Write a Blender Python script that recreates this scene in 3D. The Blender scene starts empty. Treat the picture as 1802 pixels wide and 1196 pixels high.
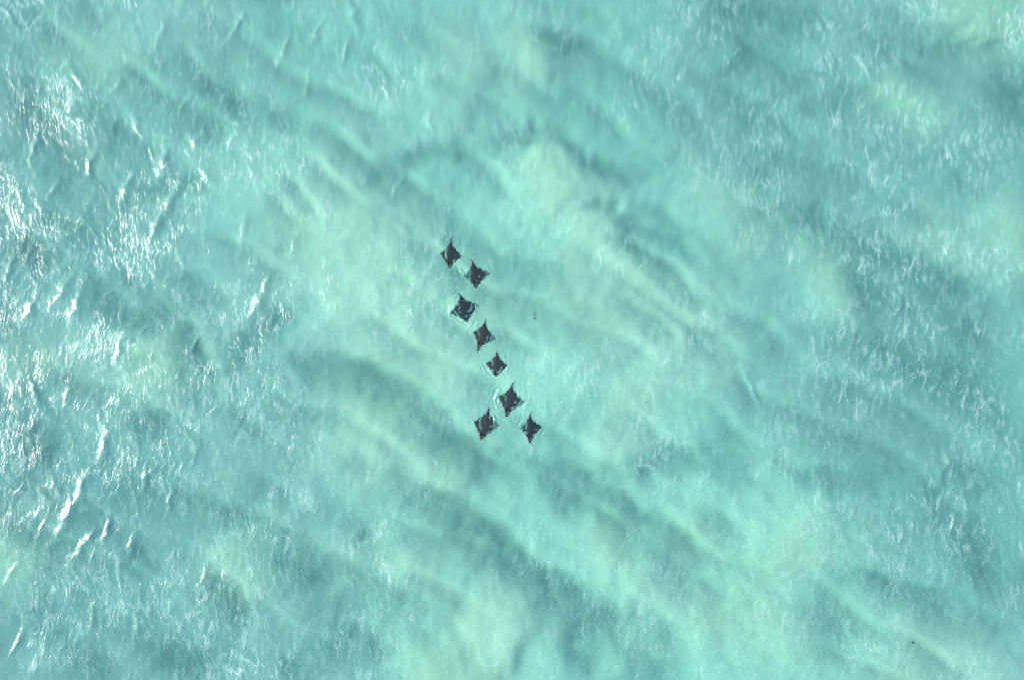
import bpy, math
import numpy as np
from mathutils import Vector

# ------------------------------------------------------------------ scale and frame
S = 0.04                        # metres of sea surface per photograph pixel
PW, PH = 1802.0, 1196.0
HC = 48.0                       # drone height above the sea

scn = bpy.context.scene
col = scn.collection

# ------------------------------------------------------------------ camera
cam = bpy.data.cameras.new("drone_camera")
cam.sensor_width = 36.0
cam.lens = 36.0 * HC / (PW * S)
cam.clip_start = 0.5
cam.clip_end = 3000.0
cam_o = bpy.data.objects.new("drone_camera", cam)
cam_o.location = (0.0, 0.0, HC)
cam_o.rotation_euler = (0.0, 0.0, 0.0)
col.objects.link(cam_o)
scn.camera = cam_o

# ------------------------------------------------------------------ daylight
SUN_ELEV = 28.5
SUN_AZ = 178.0                  # degrees, counter-clockwise from +X: from the left, a little up
sun_dir = Vector((math.cos(math.radians(SUN_ELEV)) * math.cos(math.radians(SUN_AZ)),
                  math.cos(math.radians(SUN_ELEV)) * math.sin(math.radians(SUN_AZ)),
                  math.sin(math.radians(SUN_ELEV))))
world = bpy.data.worlds.new("World")
scn.world = world
world.use_nodes = True
wn, wl = world.node_tree.nodes, world.node_tree.links
wn.clear()
sky = wn.new("ShaderNodeTexSky")
sky.sky_type = 'NISHITA'
sky.sun_disc = False
sky.sun_elevation = math.radians(SUN_ELEV)
sky.sun_rotation = math.radians(90.0 - SUN_AZ)
sky.air_density = 1.0
sky.dust_density = 2.5
sky.ozone_density = 1.0
bg = wn.new("ShaderNodeBackground")
bg.inputs["Strength"].default_value = 0.14
wo = wn.new("ShaderNodeOutputWorld")
wl.new(sky.outputs[0], bg.inputs[0])
wl.new(bg.outputs[0], wo.inputs[0])

sun = bpy.data.lights.new("sun", 'SUN')
sun.energy = 3.5
sun.angle = math.radians(14.0)    # veiled by thin haze: soft glints, no hard shadows
sun.color = (1.0, 0.955, 0.88)
sun_o = bpy.data.objects.new("sun", sun)
sun_o.rotation_euler = sun_dir.to_track_quat('Z', 'Y').to_euler()
sun_o.location = sun_dir * 200.0
col.objects.link(sun_o)

scn.view_settings.view_transform = 'Standard'
scn.view_settings.look = 'None'
scn.view_settings.gamma = 1.0
scn.view_settings.use_curve_mapping = False
scn.view_settings.exposure = 1.14
scn.render.engine = 'CYCLES'
scn.cycles.use_denoising = True
scn.cycles.use_adaptive_sampling = True
scn.cycles.adaptive_threshold = 0.02
scn.cycles.max_bounces = 5
scn.cycles.transmission_bounces = 4
scn.cycles.transparent_max_bounces = 8
scn.cycles.sample_clamp_indirect = 4.0
scn.cycles.caustics_reflective = False
scn.cycles.caustics_refractive = False

# ------------------------------------------------------------------ numpy noise
_rs = np.random.RandomState(7)
_perm = _rs.permutation(512)
_perm = np.concatenate([_perm, _perm])
_ang = _rs.rand(1024) * 2 * math.pi
_gx, _gy = np.cos(_ang), np.sin(_ang)


def noise(x, y, seed=0):
    """2-D gradient noise, about -0.7..0.7"""
    x = x + seed * 37.31
    y = y + seed * 91.17
    xi, yi = np.floor(x).astype(np.int64), np.floor(y).astype(np.int64)
    xf, yf = x - xi, y - yi
    u = xf * xf * xf * (xf * (xf * 6 - 15) + 10)
    v = yf * yf * yf * (yf * (yf * 6 - 15) + 10)

    def g(ix, iy, dx, dy):
        h = _perm[(_perm[ix & 511] + iy) & 511]
        return _gx[h] * dx + _gy[h] * dy
    a = g(xi, yi, xf, yf)
    b = g(xi + 1, yi, xf - 1, yf)
    c = g(xi, yi + 1, xf, yf - 1)
    d = g(xi + 1, yi + 1, xf - 1, yf - 1)
    return (a + u * (b - a)) * (1 - v) + (c + u * (d - c)) * v


def fbm(x, y, octs=4, seed=0, gain=0.5):
    s, a = 0.0, 1.0
    for o in range(octs):
        s = s + a * noise(x * 2 ** o, y * 2 ** o, seed + o * 3)
        a *= gain
    return s


def sm(a, b, x):
    t = np.clip((x - a) / (b - a), 0, 1)
    return t * t * (3 - 2 * t)


def P(px, py, z=0.0):
    """photograph pixel -> world x, y of the point at height z under it"""
    k = (HC - z) / HC
    return ((px - PW / 2) * S * k, (PH / 2 - py) * S * k)


# ------------------------------------------------------------------ mesh helpers
def grid_mesh(name, xs, ys, zfun, skirt=None):
    nx, ny = len(xs), len(ys)
    X, Y = np.meshgrid(xs, ys)
    X, Y = X.ravel(), Y.ravel()
    Z = zfun(X, Y)
    verts = np.column_stack([X, Y, Z])
    i = np.arange(nx * ny).reshape(ny, nx)
    q = np.stack([i[:-1, :-1], i[:-1, 1:], i[1:, 1:], i[1:, :-1]], -1).reshape(-1, 4)
    loops = q.ravel()
    starts = np.arange(len(q)) * 4
    if skirt is not None:       # close the body with side walls and a floor
        ring = np.concatenate([i[0, :], i[1:, -1], i[-1, -2::-1], i[-2:0:-1, 0]])
        low = verts[ring].copy()
        low[:, 2] = skirt
        base = len(verts)
        verts = np.vstack([verts, low])
        n = len(ring)
        k = np.arange(n)
        side = np.stack([ring[(k + 1) % n], ring[k], base + k, base + (k + 1) % n], -1)
        bottom = base + k[::-1]
        starts = np.concatenate([starts, len(loops) + np.arange(n) * 4, [len(loops) + 4 * n]])
        loops = np.concatenate([loops, side.ravel(), bottom])
    me = bpy.data.meshes.new(name)
    me.vertices.add(len(verts))
    me.vertices.foreach_set("co", verts.astype(np.float32).ravel())
    me.loops.add(len(loops))
    me.loops.foreach_set("vertex_index", loops.astype(np.int32))
    me.polygons.add(len(starts))
    me.polygons.foreach_set("loop_start", starts.astype(np.int32))
    me.polygons.foreach_set("use_smooth", np.ones(len(starts), dtype=bool))
    me.update(calc_edges=True)
    me.validate()
    return me, verts


def axis(core, core_step, mid, mid_step, far, n_far):
    a = np.arange(0, core, core_step)
    b = np.arange(core, mid, mid_step)
    t = np.linspace(0, 1, n_far + 1)
    c = mid + (far - mid) * (0.04 * t + 0.96 * t ** 3)
    h = np.concatenate([a, b, c])
    return np.concatenate([-h[:0:-1], h])


def nodes_of(mat):
    mat.use_nodes = True
    nt = mat.node_tree
    nt.nodes.clear()
    return nt, nt.nodes, nt.links


# ------------------------------------------------------------------ the seabed
BED_Z = -4.4
# shade of the swell faces, put into the bed as dark lowered bands: points in photograph pixels, width (px), weight, sharp edge side
# (+1: the sharp edge lies to the left of the direction of travel, 0: soft on both sides)
SWELL_BANDS = [
    ([(1375, 368), (1440, 380), (1500, 415), (1570, 438), (1640, 472), (1700, 503), (1750, 530)], 62, 1.0, 1),
    ([(1400, 610), (1500, 598), (1580, 620), (1690, 660), (1800, 745)], 60, .75, 0),
    ([(1700, 690), (1770, 700), (1830, 760)], 75, .8, 0),
    ([(1230, 3), (1330, 12), (1410, 28), (1520, 45)], 30, .6, 0),
    ([(1590, 70), (1680, 82), (1820, 92)], 34, .7, 1),
    ([(1270, 135), (1300, 115), (1335, 112)], 30, .45, 1),
    ([(1400, 205), (1460, 195), (1500, 172)], 34, .4, 0),
    ([(1340, 268), (1430, 288), (1500, 308), (1560, 330)], 36, .65, 1),
    ([(940, 62), (1030, 72), (1090, 95), (1130, 125), (1170, 150)], 26, .65, 1),
    ([(880, 262), (905, 245), (940, 232), (985, 236), (1020, 257), (1040, 288), (1080, 302), (1140, 305), (1210, 285)], 32, .8, 0),
    ([(690, 292), (740, 280), (800, 268), (855, 275)], 32, .65, 0),
    ([(650, 330), (690, 300), (710, 340)], 40, .35, 0),
    ([(1045, 368), (1085, 358)], 16, .5, 0),
    ([(1085, 368), (1140, 400), (1190, 425), (1240, 450)], 30, .7, 1),
    ([(880, 430), (930, 470), (980, 520), (1010, 560)], 70, .35, 0),
    ([(1000, 425), (1060, 470), (1120, 510), (1190, 560), (1260, 600), (1330, 645)], 44, .55, 1),
    ([(500, 640), (560, 635), (620, 640), (670, 655), (725, 685), (775, 722), (810, 765), (860, 792), (945, 806)], 46, .75, 1),
    ([(425, 650), (465, 595), (500, 560), (540, 543)], 50, .9, 0),
    ([(335, 560), (355, 610), (385, 690)], 36, .95, 1),
    ([(160, 470), (188, 520), (215, 552), (260, 562), (315, 548)], 40, .95, 0),
    ([(225, 480), (260, 500), (275, 520)], 30, .6, 0),
    ([(20, 160), (60, 190), (110, 230), (150, 290), (185, 345)], 62, .85, 1),
    ([(40, 420), (60, 455), (110, 470)], 34, .9, 0),
    ([(355, 120), (400, 160), (430, 190), (490, 205), (570, 225)], 52, .75, 0),
    ([(360, 225), (390, 240)], 40, .5, 0),
    ([(512, 305), (545, 350), (562, 385)], 26, .7, 1),
    ([(190, 688), (250, 700), (285, 728), (302, 775)], 34, .8, 1),
    ([(20, 750), (60, 795), (110, 800)], 60, 1.0, 0),
    ([(130, 665), (190, 690)], 24, .6, 0),
    ([(120, 792), (230, 848), (330, 878), (430, 905), (505, 935), (565, 978), (640, 1010), (700, 1035), (760, 1070), (840, 1140)], 52, .85, 1),
    ([(650, 812), (730, 850), (800, 888), (862, 922), (905, 965), (935, 993), (985, 1020), (1030, 1052), (1100, 1083), (1180, 1112)], 58, 1.0, 1),
    ([(1000, 1060), (1060, 1085), (1120, 1120)], 70, .75, 0),
    ([(970, 812), (1040, 835), (1100, 880), (1180, 930), (1250, 980), (1330, 1000)], 50, .9, 1),
    ([(985, 840), (1010, 880)], 55, .6, 0),
    ([(1080, 835), (1140, 820), (1200, 808), (1260, 800), (1315, 828), (1360, 858)], 44, .85, 0),
    ([(1440, 850), (1500, 842), (1570, 850)], 50, .7, 0),
    ([(1500, 1000), (1580, 1022), (1640, 1040), (1700, 1055)], 40, .8, 1),
    ([(1700, 920), (1750, 990), (1790, 1080)], 75, .9, 0),
    ([(1700, 830), (1800, 860)], 50, .6, 0),
    ([(1020, 1130), (1045, 1160)], 52, .8, 0),
    ([(1450, 1070), (1490, 1120)], 70, .75, 0),
    ([(385, 1000), (420, 1045), (440, 1100)], 36, .95, 1),
    ([(280, 1130), (340, 1160), (400, 1170)], 62, 1.0, 0),
    ([(225, 968), (260, 980), (300, 1002)], 34, .8, 0),
    ([(515, 985), (570, 1012)], 42, .85, 0),
    ([(560, 900), (600, 890), (650, 930), (665, 975)], 40, .55, 0),
    ([(60, 1045), (100, 1085), (130, 1130)], 40, .7, 0),
    ([(170, 1140), (195, 1196)], 34, .7, 0),
    ([(520, 1170), (560, 1200)], 46, .8, 0),
    ([(630, 1110), (680, 1140)], 40, .6, 0),
    ([(1150, 1150), (1200, 1190)], 50, .5, 0),
    ([(0, 520), (30, 600)], 30, .4, 0),
    ([(150, 350), (200, 400), (240, 410)], 50, .5, 0),
    ([(260, 350), (330, 320), (380, 325)], 36, .6, 0),
    ([(1560, 470), (1530, 520), (1540, 580)], 50, .5, 0),
]
# crests of pale sand: points, width, weight, how yellow
CRESTS = [
    ([(500, 255), (560, 320), (600, 390), (650, 450), (720, 520), (765, 600), (790, 690)], 78, .9, .5),
    ([(915, 268), (955, 290), (980, 330), (1005, 378)], 42, .8, .8),
    ([(920, 50), (938, 110), (945, 175)], 28, .7, .8),
    ([(990, 385), (1060, 430), (1110, 470), (1160, 510)], 34, .5, 1.0),
    ([(940, 470), (1010, 520), (1090, 560), (1180, 600), (1240, 640)], 60, .75, .4),
    ([(540, 690), (620, 690), (690, 735), (740, 800), (800, 850), (840, 885)], 46, .7, .7),
    ([(1060, 670), (1110, 720), (1085, 785), (1020, 800)], 44, .6, .7),
    ([(800, 1060), (870, 1105), (930, 1140)], 75, 1.0, .55),
    ([(760, 1165), (800, 1185)], 42, .7, .9),
    ([(700, 960), (770, 1000), (850, 1040)], 80, .6, .2),
    ([(1045, 890), (1085, 940), (1075, 1000)], 30, .75, 1.0),
    ([(1080, 1000), (1180, 1045), (1290, 1060)], 60, .8, .4),
    ([(1190, 915), (1240, 950), (1300, 985)], 26, .6, .9),
    ([(1400, 400), (1455, 480), (1490, 590)], 34, .55, 1.0),
    ([(1520, 150), (1590, 180), (1680, 235)], 30, .55, 1.0),
    ([(1690, 20), (1780, 40)], 55, .7, .8),
    ([(1770, 390), (1800, 440)], 34, .5, 1.0),
    ([(1640, 420), (1720, 450)], 48, .5, .5),
    ([(270, 580), (300, 640), (190, 650)], 52, .8, .7),
    ([(390, 930), (450, 990), (480, 1060)], 52, .8, .8),
    ([(1330, 1060), (1390, 1110)], 70, .7, .5),
    ([(100, 70), (180, 105), (290, 140)], 40, .5, 1.0),
    ([(0, 960), (50, 990)], 34, .7, .9),
    ([(640, 1000), (700, 990)], 34, .5, .7),
    ([(1600, 1140), (1700, 1190)], 70, .8, .5),
    ([(900, 360), (1000, 350)], 50, .4, .3),
    ([(830, 460), (900, 600), (960, 650)], 70, .35, .3),
    ([(1200, 300), (1290, 380), (1330, 470)], 40, .45, .8),
    ([(560, 830), (640, 790), (720, 830)], 50, .5, .5),
    ([(1370, 900), (1440, 960), (1440, 1010)], 55, .6, .7),
    ([(740, 170), (800, 150), (860, 180)], 60, .4, .6),
    ([(0, 640), (60, 630)], 30, .5, .8),
]


def stroke_field(x, y, pts, width, side):
    """0..1 profile about a polyline; one edge is steep when side is set"""
    w = width * S * 0.5
    best = np.full(x.shape, 1e9)
    sgn = np.zeros(x.shape)
    tt = np.zeros(x.shape)
    W = [P(a, b, BED_Z) for a, b in pts]
    n = len(W) - 1
    for k in range(n):
        ax, ay = W[k]
        bx, by = W[k + 1]
        dx, dy = bx - ax, by - ay
        L2 = dx * dx + dy * dy + 1e-9
        t = np.clip(((x - ax) * dx + (y - ay) * dy) / L2, 0, 1)
        ex, ey = x - ax - t * dx, y - ay - t * dy
        d = np.sqrt(ex * ex + ey * ey)
        m = d < best
        best = np.where(m, d, best)
        sgn = np.where(m, np.sign(dx * ey - dy * ex), sgn)
        tt = np.where(m, (k + t) / n, tt)
    ends = 0.35 + 0.65 * sm(0, .25, tt) * sm(0, .25, 1 - tt) if n > 1 else 1.0
    if side == 0:
        return np.exp(-(best / (w * 1.25)) ** 2) * ends
    sd = best * sgn * side       # positive: the steep side (up / right in the picture)
    prof = np.where(sd > 0, np.exp(-(sd / (w * 0.68)) ** 2), np.exp(-(np.abs(sd) / (w * 1.9)) ** 1.4))
    return prof * ends


def bed_fields(x, y):
    # wobble the traced lines so that they are as uneven as drifting sand
    qx = x + 0.55 * fbm(x * .35, y * .35, 4, 11) + 0.05 * noise(x * 1.9, y * 1.9, 31)
    qy = y + 0.55 * fbm(x * .35, y * .35, 4, 17) + 0.05 * noise(x * 1.9, y * 1.9, 37)
    near = (np.abs(x) < 46) & (np.abs(y) < 34)
    tr = np.zeros(x.shape)
    cr = np.zeros(x.shape)
    ye = np.zeros(x.shape)
    a, b = qx[near], qy[near]
    t_, c_, y_ = np.zeros(a.shape), np.zeros(a.shape), np.zeros(a.shape)
    for pts, w, k, side in SWELL_BANDS:
        f = stroke_field(a, b, pts, w, side) * k
        t_ = 1 - (1 - t_) * (1 - f * .76)
    for pts, w, k, yel in CRESTS:
        f = stroke_field(a, b, pts, w * 2.6, 0) * k * .72
        c_ = 1 - (1 - c_) * (1 - f)
        y_ = 1 - (1 - y_) * (1 - f * yel)
    t_ = t_ * (.75 + .25 * sm(-.3, .3, fbm(a * .28, b * .28, 3, 23)))
    tr[near], cr[near], ye[near] = t_, c_, y_
    # beyond the frame the same kind of painted shade bands go on
    r = 0.88 * (x * .5 + y * .87) + 3.0 * fbm(x * .05, y * .05, 3, 5)
    band = np.exp(-((np.mod(r, 9.0) - 3.0) / 1.5) ** 2) * sm(-.2, .35, fbm(x * .06, y * .06, 2, 9))
    out = 1 - sm(36, 40, np.maximum(np.abs(x) * 1.0, np.abs(y) * 1.45))
    r2 = x * .50 + y * .866 + 2.2 * fbm(x * .09, y * .09, 3, 15)
    ph = np.mod(r2, 3.7) / 3.7
    faint = np.where(ph < .8, (ph / .8) ** 1.6, 1 - (ph - .8) / .2) * sm(-.25, .3, fbm(x * .12, y * .12, 2, 19))
    tr = 1 - (1 - tr) * (1 - .42 * faint)
    tr = tr * out + band * .8 * (1 - out)
    return tr, cr, ye


def bed_z(x, y):
    tr, cr, ye = bed_fields(x, y)
    bed_z.f = (tr, cr, ye)
    big = fbm(x * .06, y * .06, 4, 21)
    return BED_Z + 0.5 * big + 1.0 * cr - 1.2 * tr + 0.10 * fbm(x * .8, y * .8, 3, 41)


xs = axis(40, .2, 44, .3, 600, 40)
ys = axis(28, .2, 32, .3, 600, 40)
me, V = grid_mesh("seabed", xs, ys, bed_z)
tr, cr, ye = bed_z.f
_u = V[:, 0] + .35 * V[:, 1] + 6 * fbm(V[:, 0] * .07, V[:, 1] * .07, 3, 63)
lane = sm(-27, -9, _u) * (1 - sm(10, 27, _u)) * (1 - .5 * sm(5, 20, V[:, 1] + 4 * fbm(V[:, 0] * .1, V[:, 1] * .1, 2, 67)))
for nm, arr in (("swell_shade", tr), ("pale_sand", cr), ("yellow_sand", ye), ("open_lane", lane)):
    at = me.attributes.new(nm, 'FLOAT', 'POINT')
    at.data.foreach_set("value", arr.astype(np.float32))

mat = bpy.data.materials.new("sand_seabed")
nt, N, L = nodes_of(mat)
out = N.new("ShaderNodeOutputMaterial")
pb = N.new("ShaderNodeBsdfPrincipled")
pb.inputs["Roughness"].default_value = 0.9
pb.inputs["Specular IOR Level"].default_value = 0.1


def attr(nm):
    a = N.new("ShaderNodeAttribute")
    a.attribute_name = nm
    return a.outputs["Fac"]


def mixc(fac, a, b):
    m = N.new("ShaderNodeMix")
    m.data_type = 'RGBA'
    for sock, v in ((m.inputs["Factor"], fac), (m.inputs["A"], a), (m.inputs["B"], b)):
        pass
    ins = [i for i in m.inputs if i.enabled]
    for sock, v in zip(ins, (fac, a, b)):
        if hasattr(v, "is_linked"):
            L.new(v, sock)
        else:
            sock.default_value = v
    return [o for o in m.outputs if o.enabled][0]


def math_n(op, a, b=None, clamp=False):
    m = N.new("ShaderNodeMath")
    m.operation = op
    m.use_clamp = clamp
    for sock, v in zip(m.inputs, (a, b)):
        if v is None:
            continue
        if hasattr(v, "is_linked"):
            L.new(v, sock)
        else:
            sock.default_value = v
    return m.outputs[0]


tc = N.new("ShaderNodeTexCoord")


def nz(scale, detail=4, rough=.55, vec=None, dist=0.0):
    n = N.new("ShaderNodeTexNoise")
    n.inputs["Scale"].default_value = scale
    n.inputs["Detail"].default_value = detail
    n.inputs["Roughness"].default_value = rough
    n.inputs["Distortion"].default_value = dist
    L.new(vec if vec is not None else tc.outputs["Object"], n.inputs["Vector"])
    return n


cA = mixc(nz(.09, 3).outputs["Fac"], (.30, .32, .32, 1), (.47, .43, .38, 1))  # bed towards the edges, its grey partly painted sky reflection
cB = mixc(nz(.12, 3).outputs["Fac"], (.50, .57, .50, 1), (.80, .72, .53, 1))
c0 = mixc(attr("open_lane"), cA, cB)
c1 = mixc(attr("pale_sand"), c0, (.84, .76, .62, 1))
c2 = mixc(math_n('MULTIPLY', attr("yellow_sand"), .8, True), c1, (.84, .70, .36, 1))
c3 = mixc(math_n('MULTIPLY', attr("swell_shade"), .9, True), c2, (.07, .085, .085, 1))  # shade of the swell faces painted into the bed colour
L.new(c3, pb.inputs["Base Color"])
L.new(pb.outputs[0], out.inputs["Surface"])
me.materials.append(mat)
seabed = bpy.data.objects.new("seabed", me)
seabed["kind"] = "structure"
seabed["label"] = "pale rippled sand seabed with swell shade painted in as dark bands"
col.objects.link(seabed)

# ------------------------------------------------------------------ the sea surface
# rays: tail pixel, head pixel, left wing tip, right wing tip (as in the picture), droops
RAYS = [
    dict(c=(793, 442), ax=((792, 414), (789, 471)), wl=18, wr=20, dl=.05, dr=.01, tl=1.0, hd=.8),
    dict(c=(835, 480), ax=((829, 453), (836, 507)), wl=18, wr=28, dl=.08, dr=.05, tl=1.0, hd=1.0),
    dict(c=(816, 541), ax=((808, 515), (821, 566)), wl=24, wr=27, dl=.06, dr=.05, tl=.6, hd=.8),
    dict(c=(850, 588), ax=((853, 559), (838, 618)), wl=15, wr=25, dl=.01, dr=.06, tl=.9, hd=1.5),
    dict(c=(874, 640), ax=((874, 620), (872, 661)), wl=18, wr=19, dl=.01, dr=.01, tl=.12, hd=.45),
    dict(c=(897, 702), ax=((901, 669), (890, 734)), wl=19, wr=28, dl=.01, dr=.08, tl=.8, hd=1.1),
    dict(c=(854, 745), ax=((861, 712), (846, 774)), wl=19, wr=25, dl=.02, dr=.06, tl=.9, hd=.8),
    dict(c=(934, 750), ax=((930, 723), (930, 780)), wl=17, wr=21, dl=.07, dr=.03, tl=.8, hd=1.1),
]
for r in RAYS:
    r['w'] = r['wl'] + r['wr']
# steep wavelets that flash in the sun: pixel, length along the crest, width, height, crest angle
FLASH = [
    (292, 285, 46, 16, 74), (300, 355, 60, 14, 65), (162, 285, 38, 10, 68), (452, 535, 40, 14, 62),
    (122, 908, 70, 16, 60), (118, 505, 50, 12, 62), (140, 535, 50, 12, 72), (180, 790, 44, 12, 74),
    (625, 35, 60, 14, 108), (757, 212, 34, 10, 105), (232, 955, 34, 10, 80), (245, 225, 30, 9, 118),
    (15, 25, 40, 8, 128), (370, 312, 30, 12, 130), (115, 700, 32, 9, 80), (160, 1090, 36, 9, 80),
    (20, 1010, 36, 10, 60), (345, 605, 26, 8, 60), (610, 95, 40, 10, 75), (1325, 685, 60, 9, 112),
    (1580, 540, 50, 8, 70), (1460, 110, 36, 7, 85), (1440, 40, 40, 8, 112), (1590, 310, 30, 8, 105),
    (1795, 120, 26, 8, 110), (150, 850, 40, 12, 68), (470, 500, 34, 10, 72), (205, 155, 36, 9, 50),
    (225, 330, 40, 12, 66), (275, 400, 44, 12, 70), (60, 260, 40, 10, 75), (95, 330, 30, 8, 60), (330, 180, 36, 9, 55),
    (410, 250, 34, 9, 70), (430, 400, 40, 10, 80), (60, 540, 44, 11, 65), (20, 470, 36, 10, 70), (215, 610, 40, 9, 78),
    (60, 690, 36, 10, 110), (100, 850, 36, 10, 105), (150, 960, 50, 12, 55), (75, 930, 30, 8, 70), (260, 840, 40, 9, 70),
    (300, 880, 36, 8, 80), (190, 930, 40, 9, 76), (360, 1010, 36, 8, 75), (240, 1100, 44, 9, 78), (30, 1130, 40, 9, 70),
    (500, 90, 44, 10, 65), (560, 60, 40, 9, 60), (420, 45, 40, 9, 55), (540, 150, 36, 8, 75), (680, 150, 40, 9, 100),
    (280, 60, 40, 9, 62), (140, 140, 40, 9, 120), (700, 330, 36, 8, 65), (520, 430, 36, 9, 75), (350, 250, 40, 10, 62),
    (1640, 690, 34, 8, 60), (1500, 910, 40, 8, 100), (1500, 1110, 36, 8, 110), (1660, 830, 44, 10, 60),
]


def base_wave(x, y):
    """swell and chop: what the rays ride on"""
    wx = x + 1.2 * noise(x * .12, y * .12, 3)
    wy = y + 1.2 * noise(x * .12, y * .12, 4)
    z = 0.0
    for lam, ang, amp, ph in ((13.0, 62, .15, 1.5), (8.5, 72, .09, 1.7), (6.1, 24, .028, 4.0), (4.4, 118, .022, 2.2)):
        a = math.radians(ang)
        z = z + amp * np.sin(2 * math.pi / lam * (wx * math.cos(a) + wy * math.sin(a)) + ph)
    z = z + 0.05 * fbm(x * .17, y * .17, 3, 51)
    return z


def ridged(x, y, seed):
    n = noise(x, y, seed)
    return (1 - np.minimum(1, np.abs(n) * 2.6)) ** 2


def calm(x, y):
    """0 in the smooth lane through the middle, 1 in the ruffled water to both sides"""
    u = x + .35 * y
    left = sm(-4, -24, u + 5 * fbm(x * .08, y * .08, 2, 61))
    right = sm(12, 30, u + 5 * fbm(x * .08, y * .08, 2, 62))
    return np.clip(left + right, 0, 1)


RAYW = []
for r in RAYS:
    cx, cy = P(*r['c'])
    RAYW.append((cx, cy, r['w'] * S * .5))


def near_ray(x, y, grow=1.0):
    f = np.zeros(x.shape)
    for cx, cy, hw in RAYW:
        d = np.hypot(x - cx, y - cy) / (hw * 1.25 * grow)
        f = np.maximum(f, np.exp(-d ** 4))
    return f


def sea_z(x, y):
    z = base_wave(x, y)
    inside = (np.abs(x) < 60) & (np.abs(y) < 48)
    a, b = x[inside], y[inside]
    k = calm(a, b)
    gust = sm(-.35, .45, fbm(a * .11, b * .11, 3, 71))
    # wind chop: domain-warped crests that lean
    wa = a + .9 * fbm(a * .45, b * .45, 3, 81)
    wb = b + .9 * fbm(a * .45, b * .45, 3, 87)
    t = math.radians(14)
    ca, sa = math.cos(t), math.sin(t)
    u = wa * ca + wb * sa * -1
    v = wa * sa + wb * ca
    s = (0.016 + .016 * k) * fbm(u * .62, v * .40, 4, 91)
    s = s + (0.026 * ridged(u * .55, v * .26, 101) + 0.018 * ridged(u * 1.1 + 3, v * .5, 103)
             + 0.013 * ridged(u * 2.3, v * 1.0, 107) + 0.008 * ridged(u * 4.6, v * 2.1, 109)) * (.16 + .40 * k) * (.30 + .7 * gust)
    t2 = math.radians(-38)
    u2 = wa * math.cos(t2) - wb * math.sin(t2)
    v2 = wa * math.sin(t2) + wb * math.cos(t2)
    s = s + (0.020 * ridged(u2 * .8, v2 * .35, 113) + 0.008 * ridged(u2 * 2.0, v2 * .9, 115)) * (.2 + k) * (.3 + gust)
    nr = near_ray(a, b, 1.25)
    s = s * (1 - .9 * nr)
    # single steep wavelets
    for px, py, ln, wd, ang in FLASH:
        cx, cy = P(px, py)
        th = math.radians(ang)
        m = (np.abs(a - cx) < 4) & (np.abs(b - cy) < 4)
        da, db = a[m] - cx, b[m] - cy
        al = da * math.cos(th) + db * math.sin(th)
        ac = -da * math.sin(th) + db * math.cos(th)
        wob = .35 * noise(al * 1.1, ac * .7 + px, 5) + .1 * noise(al * 3.1, ac * 2, 6)
        lw, ww = ln * S * .6, wd * S * .6
        prof = np.exp(-(al / lw) ** 2) * np.exp(-((ac + wob) / ww) ** 2)
        s[m] += wd * S * .27 * prof
    # ripples thrown up by the rays' wings
    rp = np.zeros(a.shape)
    for n_, (cx, cy, hw) in enumerate(RAYW):
        m = (np.abs(a - cx) < hw * 2.6) & (np.abs(b - cy) < hw * 2.6)
        da, db = a[m] - cx, b[m] - cy
        d = np.hypot(da, db)
        w1 = noise(da * 1.6 + n_ * 7, db * 1.6, 121) * 2.0
        ph = d * 2 * math.pi / .36 + w1 * 3 + .9 * np.arctan2(db, da) * math.sin(n_ * 2.1)
        brk = sm(-.1, .3, noise(da * 1.3, db * 1.3 + n_ * 5, 125))
        env = np.exp(-((d - hw * .95) / (hw * .55)) ** 2) * brk
        rp[m] += .045 * np.sin(ph) * env + .042 * fbm(da * 3.2, db * 3.2, 2, 127) * np.exp(-(d / (hw * 1.5)) ** 4)
    s = s + rp
    z = z.copy()
    z[inside] += s
    return z


xs = axis(5.5, .05, 41, .085, 600, 44)
ys = axis(8.5, .05, 28, .085, 600, 44)
me, V = grid_mesh("sea_water", xs, ys, sea_z, skirt=-14.0)
k = np.zeros(len(V))
k[:] = calm(V[:, 0], V[:, 1])
at = me.attributes.new("ruffle", 'FLOAT', 'POINT')
at.data.foreach_set("value", k.astype(np.float32))

mat = bpy.data.materials.new("turquoise_sea_water")
nt, N, L = nodes_of(mat)
out = N.new("ShaderNodeOutputMaterial")
tc = N.new("ShaderNodeTexCoord")
# capillary ripples
wz = nz(.42, 2, .55)
warp = N.new("ShaderNodeVectorMath")
warp.operation = 'MULTIPLY_ADD'
L.new(wz.outputs["Color"], warp.inputs[0])
warp.inputs[1].default_value = (1.3, 1.3, 0.0)
L.new(tc.outputs["Object"], warp.inputs[2])


def crest_noise(rot, stretch, scale, detail, rough, off):
    m = N.new("ShaderNodeMapping")
    m.inputs["Location"].default_value = (off, off * .7, 0)
    m.inputs["Rotation"].default_value = (0, 0, math.radians(rot))
    m.inputs["Scale"].default_value = (1.0, stretch, 1.0)
    L.new(warp.outputs[0], m.inputs["Vector"])
    n = N.new("ShaderNodeTexNoise")
    n.noise_type = 'RIDGED_MULTIFRACTAL'
    n.normalize = True
    n.inputs["Scale"].default_value = scale
    n.inputs["Detail"].default_value = detail
    n.inputs["Roughness"].default_value = rough
    n.inputs["Lacunarity"].default_value = 2.1
    L.new(m.outputs[0], n.inputs["Vector"])
    return n.outputs["Fac"]


ru = attr("ruffle")
gust = N.new("ShaderNodeMapRange")
gust.inputs["From Min"].default_value = .38
gust.inputs["From Max"].default_value = .62
L.new(nz(.13, 2, .5).outputs["Fac"], gust.inputs["Value"])
amt = math_n('MULTIPLY', math_n('ADD', math_n('MULTIPLY', ru, .30), .52),
             math_n('ADD', math_n('MULTIPLY', gust.outputs[0], .7), .3))


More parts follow.
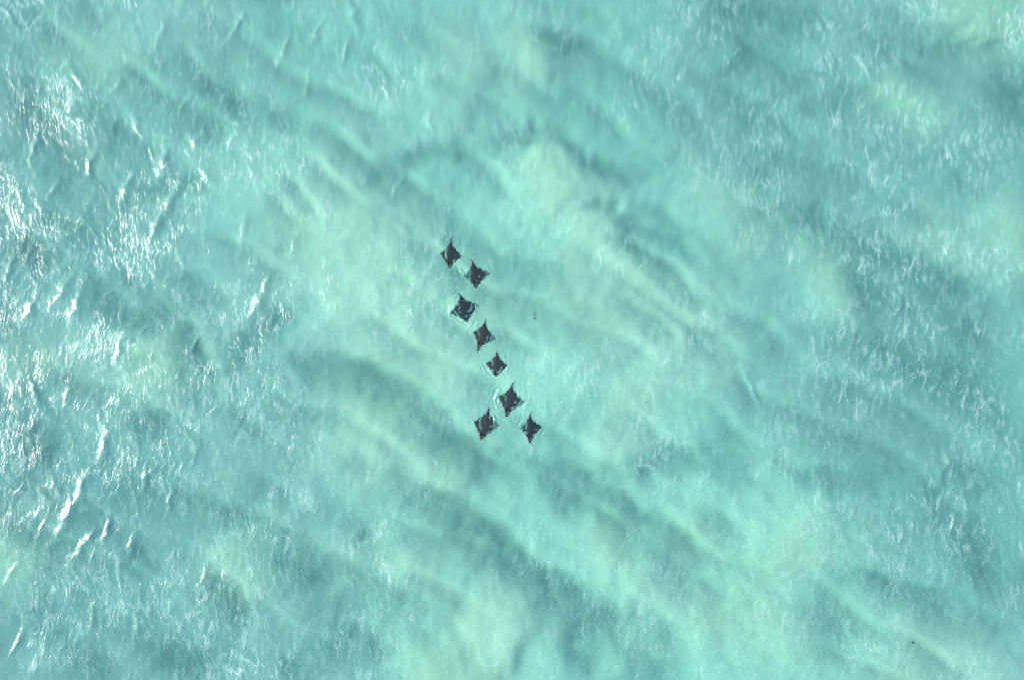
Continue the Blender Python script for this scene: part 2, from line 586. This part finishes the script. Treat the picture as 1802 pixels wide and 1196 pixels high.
def thread(rot, stretch, scale, width, off, patch):
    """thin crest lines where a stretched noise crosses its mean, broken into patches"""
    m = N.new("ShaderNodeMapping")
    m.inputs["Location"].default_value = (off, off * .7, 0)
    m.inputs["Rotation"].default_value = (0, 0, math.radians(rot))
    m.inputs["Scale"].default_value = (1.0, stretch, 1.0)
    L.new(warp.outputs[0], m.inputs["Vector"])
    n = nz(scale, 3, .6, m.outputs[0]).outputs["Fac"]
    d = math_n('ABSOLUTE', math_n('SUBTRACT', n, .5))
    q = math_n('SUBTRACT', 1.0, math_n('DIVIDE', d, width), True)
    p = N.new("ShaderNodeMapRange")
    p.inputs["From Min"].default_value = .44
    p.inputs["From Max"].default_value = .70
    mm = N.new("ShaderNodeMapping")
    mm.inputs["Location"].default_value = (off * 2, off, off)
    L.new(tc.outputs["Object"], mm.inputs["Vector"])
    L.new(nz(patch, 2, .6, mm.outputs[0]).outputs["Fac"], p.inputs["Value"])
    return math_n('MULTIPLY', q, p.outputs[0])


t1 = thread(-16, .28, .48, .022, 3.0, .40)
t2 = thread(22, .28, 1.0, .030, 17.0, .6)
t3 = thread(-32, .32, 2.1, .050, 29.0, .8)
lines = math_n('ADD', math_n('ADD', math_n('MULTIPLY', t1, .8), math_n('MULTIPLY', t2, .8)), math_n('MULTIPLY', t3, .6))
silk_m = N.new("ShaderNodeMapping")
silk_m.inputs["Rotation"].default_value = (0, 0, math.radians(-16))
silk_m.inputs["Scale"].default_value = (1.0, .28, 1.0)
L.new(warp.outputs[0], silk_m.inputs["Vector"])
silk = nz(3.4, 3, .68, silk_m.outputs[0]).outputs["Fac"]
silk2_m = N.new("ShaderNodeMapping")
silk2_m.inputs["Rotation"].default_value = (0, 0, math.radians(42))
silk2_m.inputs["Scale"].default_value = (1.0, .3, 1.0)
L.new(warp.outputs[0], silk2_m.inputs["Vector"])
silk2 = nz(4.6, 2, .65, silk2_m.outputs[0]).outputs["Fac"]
hsum = math_n('ADD', math_n('ADD', math_n('MULTIPLY', silk, .7), math_n('MULTIPLY', silk2, .35)), math_n('MULTIPLY', lines, .35))
bump = N.new("ShaderNodeBump")
bump.inputs["Distance"].default_value = .085
L.new(hsum, bump.inputs["Height"])
L.new(amt, bump.inputs["Strength"])
# milky suspended sediment, in clouds
cl = nz(.16, 4, .6)
veil_col = mixc(cl.outputs["Fac"], (.11, .56, .52, 1), (.24, .66, .59, 1))
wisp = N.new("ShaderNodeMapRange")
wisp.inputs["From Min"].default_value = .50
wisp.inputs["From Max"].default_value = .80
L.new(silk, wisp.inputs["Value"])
painted_sheen = math_n('MULTIPLY', math_n('MULTIPLY', math_n('ADD', lines, math_n('MULTIPLY', wisp.outputs[0], .95)), amt), .70, True)  # glint and sky-sheen streaks on the crests, painted as pale diffuse colour
veil_col = mixc(painted_sheen, veil_col, (.75, .80, .80, 1))
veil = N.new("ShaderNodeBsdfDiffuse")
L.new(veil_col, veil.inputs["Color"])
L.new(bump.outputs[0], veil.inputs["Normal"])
thru = N.new("ShaderNodeBsdfTransparent")
refr = N.new("ShaderNodeBsdfRefraction")
refr.inputs["IOR"].default_value = 1.33
refr.inputs["Roughness"].default_value = .05
L.new(bump.outputs[0], refr.inputs["Normal"])
m1 = N.new("ShaderNodeMixShader")
m1.inputs[0].default_value = .30
L.new(thru.outputs[0], m1.inputs[1])
L.new(refr.outputs[0], m1.inputs[2])
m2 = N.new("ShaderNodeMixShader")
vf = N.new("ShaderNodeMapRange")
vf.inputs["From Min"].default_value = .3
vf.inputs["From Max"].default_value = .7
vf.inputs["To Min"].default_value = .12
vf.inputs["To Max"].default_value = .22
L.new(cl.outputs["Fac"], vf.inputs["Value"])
L.new(math_n('ADD', vf.outputs[0], math_n('MULTIPLY', painted_sheen, .5), True), m2.inputs[0])
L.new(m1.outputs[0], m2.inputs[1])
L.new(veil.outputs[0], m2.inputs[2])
gl = N.new("ShaderNodeBsdfGlossy")
gl.inputs["Roughness"].default_value = .23
L.new(bump.outputs[0], gl.inputs["Normal"])
fr = N.new("ShaderNodeFresnel")
geo = N.new("ShaderNodeNewGeometry")      # light also gets in from above, so no total reflection from below
L.new(math_n('SUBTRACT', 1.33, math_n('MULTIPLY', geo.outputs["Backfacing"], 1.33 - 1 / 1.33)), fr.inputs["IOR"])
L.new(bump.outputs[0], fr.inputs["Normal"])
m3 = N.new("ShaderNodeMixShader")
L.new(fr.outputs[0], m3.inputs[0])
L.new(m2.outputs[0], m3.inputs[1])
L.new(gl.outputs[0], m3.inputs[2])
L.new(m3.outputs[0], out.inputs["Surface"])
va = N.new("ShaderNodeVolumeAbsorption")
va.inputs["Color"].default_value = (.21, .78, .79, 1)
va.inputs["Density"].default_value = .105
L.new(va.outputs[0], out.inputs["Volume"])
me.materials.append(mat)
sea = bpy.data.objects.new("sea_water", me)
sea["kind"] = "structure"
sea["label"] = "clear shallow turquoise sea with wind ripples and sun glints"
col.objects.link(sea)

# ------------------------------------------------------------------ the rays
mat = bpy.data.materials.new("ray_skin")
nt, N, L = nodes_of(mat)
out = N.new("ShaderNodeOutputMaterial")
tc = N.new("ShaderNodeTexCoord")
pb = N.new("ShaderNodeBsdfPrincipled")
pb.inputs["Roughness"].default_value = .5
pb.inputs["Specular IOR Level"].default_value = .25
blot = nz(2.6, 5, .65)
oi = N.new("ShaderNodeObjectInfo")
tone = mixc(oi.outputs["Random"], (.004, .018, .022, 1), (.015, .019, .020, 1))
ccol = mixc(math_n('MULTIPLY', blot.outputs["Fac"], .7), tone, (.018, .029, .031, 1))
bel = attr("belly")
c2 = mixc(bel, ccol, (.55, .55, .52, 1))
L.new(c2, pb.inputs["Base Color"])
bp = N.new("ShaderNodeBump")
bp.inputs["Strength"].default_value = .3
bp.inputs["Distance"].default_value = .02
L.new(nz(9, 3).outputs["Fac"], bp.inputs["Height"])
L.new(bp.outputs[0], pb.inputs["Normal"])
L.new(pb.outputs[0], out.inputs["Surface"])
ray_mat = mat


def ray_mesh(name, to_world, dl, dr, hw, seed, tl, hd):
    """Disc, head, cephalic fins, dorsal fin and tail of one devil ray.
    Local units: half span 1, head towards +y, right wing +x. One closed skin plus its fins."""
    rs = np.random.RandomState(seed)
    us = np.concatenate([np.linspace(-1, -.3, 16), np.linspace(-.26, .26, 14), np.linspace(.3, 1, 16)])
    nv = 22
    sweep = rs.uniform(-.10, .12)
    skew = rs.uniform(-.10, .10)
    rag = rs.rand()
    curl_l, curl_r = rs.uniform(.0, .05, 2)

    def lead(u):
        a = np.abs(u)
        wing = .80 - .72 * np.clip((a - .16) / .84, 0, 1) ** .92 + .05 * np.sin(np.pi * np.clip(a, 0, 1))
        head = .86 - 1.2 * a ** 2
        return np.where(a < .2, np.maximum(head, wing), wing) + sweep * a

    def trail(u):
        a = np.abs(u)
        return -.07 - .76 * (1 - a) ** (1.15 + .35 * rag) + .06 * np.sin(np.pi * a) - .16 * np.exp(-(a / .09) ** 2) + sweep * a + .10 * a ** 6

    def thick(u, v):
        a = np.abs(u)
        t = .15 * np.exp(-(a / .30) ** 2) + .045 * (1 - a) + .006
        return t * np.sin(np.pi * np.clip(v, 0, 1)) ** .6

    top, bot = [], []
    for u in us:
        yl, yt = float(lead(u)), float(trail(u))
        for j in range(nv):
            v = j / (nv - 1)
            vv = .5 - .5 * math.cos(math.pi * v)
            y = yl + (yt - yl) * vv
            t = float(thick(u, vv))
            droop = (dl if u < 0 else dr) / hw
            a_ = abs(u)
            tip = max(0.0, (a_ - .80) / .20)
            zt = .016 / hw * math.exp(-(a_ / .22) ** 2) * math.sin(math.pi * vv) - droop * max(0, a_ - .25) ** 1.2 \
                + (curl_l if u < 0 else curl_r) / hw * tip ** 1.5 - .03 / hw * (1 - math.sin(math.pi * vv)) ** 3
            y += skew * u * a_
            y += (.040 * math.sin(u * 19 + seed) + .03 * math.sin(u * 41 + 2 * seed)) * (1 - math.sin(math.pi * vv)) * min(1, a_ * 3)
            top.append((u, y, zt))
            bot.append((u, y, zt - t * 1.3 - .002))
    nu = len(us)
    verts = top + bot
    nt_ = len(top)
    faces = []
    for i in range(nu - 1):
        for j in range(nv - 1):
            a, b, c, d = i * nv + j, (i + 1) * nv + j, (i + 1) * nv + j + 1, i * nv + j + 1
            faces.append((a, d, c, b))
            faces.append((nt_ + a, nt_ + b, nt_ + c, nt_ + d))
    rim = [i * nv for i in range(nu)] + [(nu - 1) * nv + j for j in range(1, nv)] + \
          [i * nv + nv - 1 for i in range(nu - 2, -1, -1)] + [j for j in range(nv - 2, 0, -1)]
    for k_ in range(len(rim)):
        a, b = rim[k_], rim[(k_ + 1) % len(rim)]
        faces.append((a, b, nt_ + b, nt_ + a))

    def tube(path, radii, nseg=8, flat=1.0):
        base = len(verts)
        for i, (p, r) in enumerate(zip(path, radii)):
            q0, q1 = path[max(0, i - 1)], path[min(len(path) - 1, i + 1)]
            d = Vector(q1) - Vector(q0)
            d.normalize()
            sx = d.cross(Vector((0, 0, 1)))
            sx.normalize()
            sz = sx.cross(d)
            for s_ in range(nseg):
                an = 2 * math.pi * s_ / nseg
                w = Vector(p) + sx * (r * math.cos(an)) + sz * (r * flat * math.sin(an))
                verts.append(tuple(w))
        for i in range(len(path) - 1):
            for s_ in range(nseg):
                a = base + i * nseg + s_
                b = base + i * nseg + (s_ + 1) % nseg
                faces.append((a, b, b + nseg, a + nseg))
        faces.append(tuple(base + s_ for s_ in range(nseg))[::-1])
        e = base + (len(path) - 1) * nseg
        faces.append(tuple(e + s_ for s_ in range(nseg)))

    bend = rs.uniform(-.3, .3)
    tube([(bend * t * t, -.80 - .44 * tl * t, .01 - .07 * t + .04 * math.sin(9 * t + seed)) for t in np.linspace(0, 1, 9)],
         [.055 * (1 - t) ** .8 + .010 for t in np.linspace(0, 1, 9)], 8, .8)
    close = rs.uniform(.72, .88)
    for s_ in (-1, 1):          # rolled cephalic fins and the eye swelling behind them
        tube([(s_ * (.15 - .155 * close * t ** .8), 0.66 + .40 * hd * t, .01 - .03 * t) for t in np.linspace(0, 1, 8)],
             [.10 * (1 - .62 * t) for t in np.linspace(0, 1, 8)], 8, .8)
        tube([(s_ * (.17 + .02 * math.sin(t * math.pi)), .60 + .14 * t, .02) for t in np.linspace(0, 1, 5)],
             [.03 + .035 * math.sin(math.pi * t) for t in np.linspace(0, 1, 5)], 8, 1.0)
    # small dorsal fin at the tail base
    b0 = len(verts)
    prof = [(-.62, .04), (-.78, .15), (-.86, .16), (-.82, .04)]
    for sx in (-.012, .012):
        for (yy, zz) in prof:
            verts.append((sx, yy, zz))
    faces.append((b0, b0 + 1, b0 + 2, b0 + 3))
    faces.append((b0 + 7, b0 + 6, b0 + 5, b0 + 4))
    for j in range(4):
        j2 = (j + 1) % 4
        faces.append((b0 + j, b0 + 4 + j, b0 + 4 + j2, b0 + j2))
    me = bpy.data.meshes.new(name)
    wv = to_world(np.array(verts))
    me.from_pydata([tuple(v) for v in wv], [], faces)
    me.polygons.foreach_set("use_smooth", [True] * len(faces))
    bl = np.zeros(len(verts))
    bl[nt_:2 * nt_] = 1.0
    at = me.attributes.new("belly", 'FLOAT', 'POINT')
    at.data.foreach_set("value", bl.astype(np.float32))
    me.update()
    me.materials.append(ray_mat)
    return me


RAY_LABELS = [
    "dark ray leading the line, topmost of all the swimming rays",
    "grey ray second from the top, crossed by pale ripples",
    "largest and darkest ray, third from the top of the line",
    "brown grey ray fourth from the top, its head bent to lower left",
    "small rounded diamond ray in the middle gap, fifth from the top",
    "ray just above the bottom pair, sixth from the top",
    "lower left ray of the pair at the bottom of the group",
    "narrow rippled ray at the lower right end of the group",
]
LIFT = .017
for i, r in enumerate(RAYS):
    cx, cy = P(*r['c'])
    hw = r['w'] * S * .5
    (tx, ty), (hx, hy) = r['ax']
    d = Vector((hx - tx, -(hy - ty)))
    d.normalize()
    length = math.hypot(hx - tx, hy - ty) * S
    y_hi, y_lo = .66 + .40 * r['hd'], -.80 - .44 * r['tl']
    ysc = length / (y_hi - y_lo)
    ex = Vector((d.y, -d.x))    # the ray's right-hand side
    ccx = (tx + hx) * .5
    ccy = (ty + hy) * .5
    ox, oy = P(ccx, ccy)
    ox, oy = .4 * ox + .6 * cx, oy
    oz = float(base_wave(np.array([ox]), np.array([oy]))[0])

    def to_world(v, d=d, ex=ex, hw=hw, ysc=ysc, ox=ox, oy=oy, oz=oz, y0=(y_hi + y_lo) * .5, wl=r['wl'] * S, wr=r['wr'] * S):
        yy = v[:, 1] - y0
        hx_ = np.where(v[:, 0] > 0, wl, wr)      # the right-hand wing lies to the left in the picture
        body = np.exp(-(v[:, 0] / .25) ** 2)
        hx_ = hx_ * (1 - body) + hw * body
        X = ex.x * v[:, 0] * hx_ + d.x * yy * ysc
        Y = ex.y * v[:, 0] * hx_ + d.y * yy * ysc
        Z = v[:, 2] * hw + LIFT
        Z = Z + base_wave(X + ox, Y + oy) - oz
        return np.column_stack([X, Y, Z])
    # picture-left wing is the ray's right-hand wing because the heads point down
    me = ray_mesh("devil_ray", to_world, r['dr'], r['dl'], hw, 100 + i, r['tl'], r['hd'])
    o = bpy.data.objects.new("devil_ray", me)
    o.location = (ox, oy, oz)
    o["label"] = RAY_LABELS[i]
    o["category"] = "ray"
    o["group"] = "rays swimming in a line"
    col.objects.link(o)

# ------------------------------------------------------------------ scraps adrift
mat = bpy.data.materials.new("dark_weed")
nt, N, L = nodes_of(mat)
out = N.new("ShaderNodeOutputMaterial")
tc = N.new("ShaderNodeTexCoord")
pb = N.new("ShaderNodeBsdfPrincipled")
pb.inputs["Roughness"].default_value = .5
L.new(mixc(nz(14).outputs["Fac"], (.008, .020, .020, 1), (.03, .05, .045, 1)), pb.inputs["Base Color"])
L.new(pb.outputs[0], out.inputs["Surface"])
weed_mat = mat


def scrap(px, py, w, h, ang, label, seed):
    """a torn, curled frond: tapering blade with a wavy edge and thickness"""
    rs = np.random.RandomState(seed)
    cx, cy = P(px, py)
    n = 9
    verts, faces = [], []
    th = math.radians(ang)
    for side in (0.012, -0.012):
        for j in range(n):
            t = j / (n - 1)
            ww = w * S * .5 * (math.sin(math.pi * min(1, .12 + .88 * t)) ** .7 + .12) * rs.uniform(.65, 1.15)
            off = .25 * w * S * math.sin(t * 5 + seed)
            for e in (-1, 1):
                lx, ly = off + e * ww, (t - .5) * h * S
                verts.append((lx * math.cos(th) - ly * math.sin(th), lx * math.sin(th) + ly * math.cos(th),
                              side + .02 * math.sin(t * 6) + .012 * e))
    for j in range(n - 1):
        a = 2 * j
        faces.append((a, a + 1, a + 3, a + 2))
        b = 2 * n + a
        faces.append((b, b + 2, b + 3, b + 1))
        faces.append((a, a + 2, b + 2, b))
        faces.append((a + 1, b + 1, b + 3, a + 3))
    faces.append((0, 2 * n, 2 * n + 1, 1))
    e = 2 * n - 2
    faces.append((e, e + 1, 2 * n + e + 1, 2 * n + e))
    me = bpy.data.meshes.new("weed_scrap")
    me.from_pydata(verts, [], faces)
    me.update()
    me.materials.append(weed_mat)
    o = bpy.data.objects.new("weed_scrap", me)
    z = float(sea_z(np.array([cx]), np.array([cy]))[0])
    o.location = (cx, cy, z + .03)
    o["label"] = label
    o["category"] = "scrap"
    o["group"] = "dark scraps adrift on the water"
    col.objects.link(o)


scrap(940, 551, 2.2, 8, 8, "thin dark sliver adrift right of the third ray, upper one", 1)
scrap(941, 560, 2.2, 5, -20, "short dark sliver adrift right of the third ray, lower one", 2)
scrap(1609, 1131, 3.6, 4.0, 30, "tiny black speck near the bottom right corner of the water", 3)
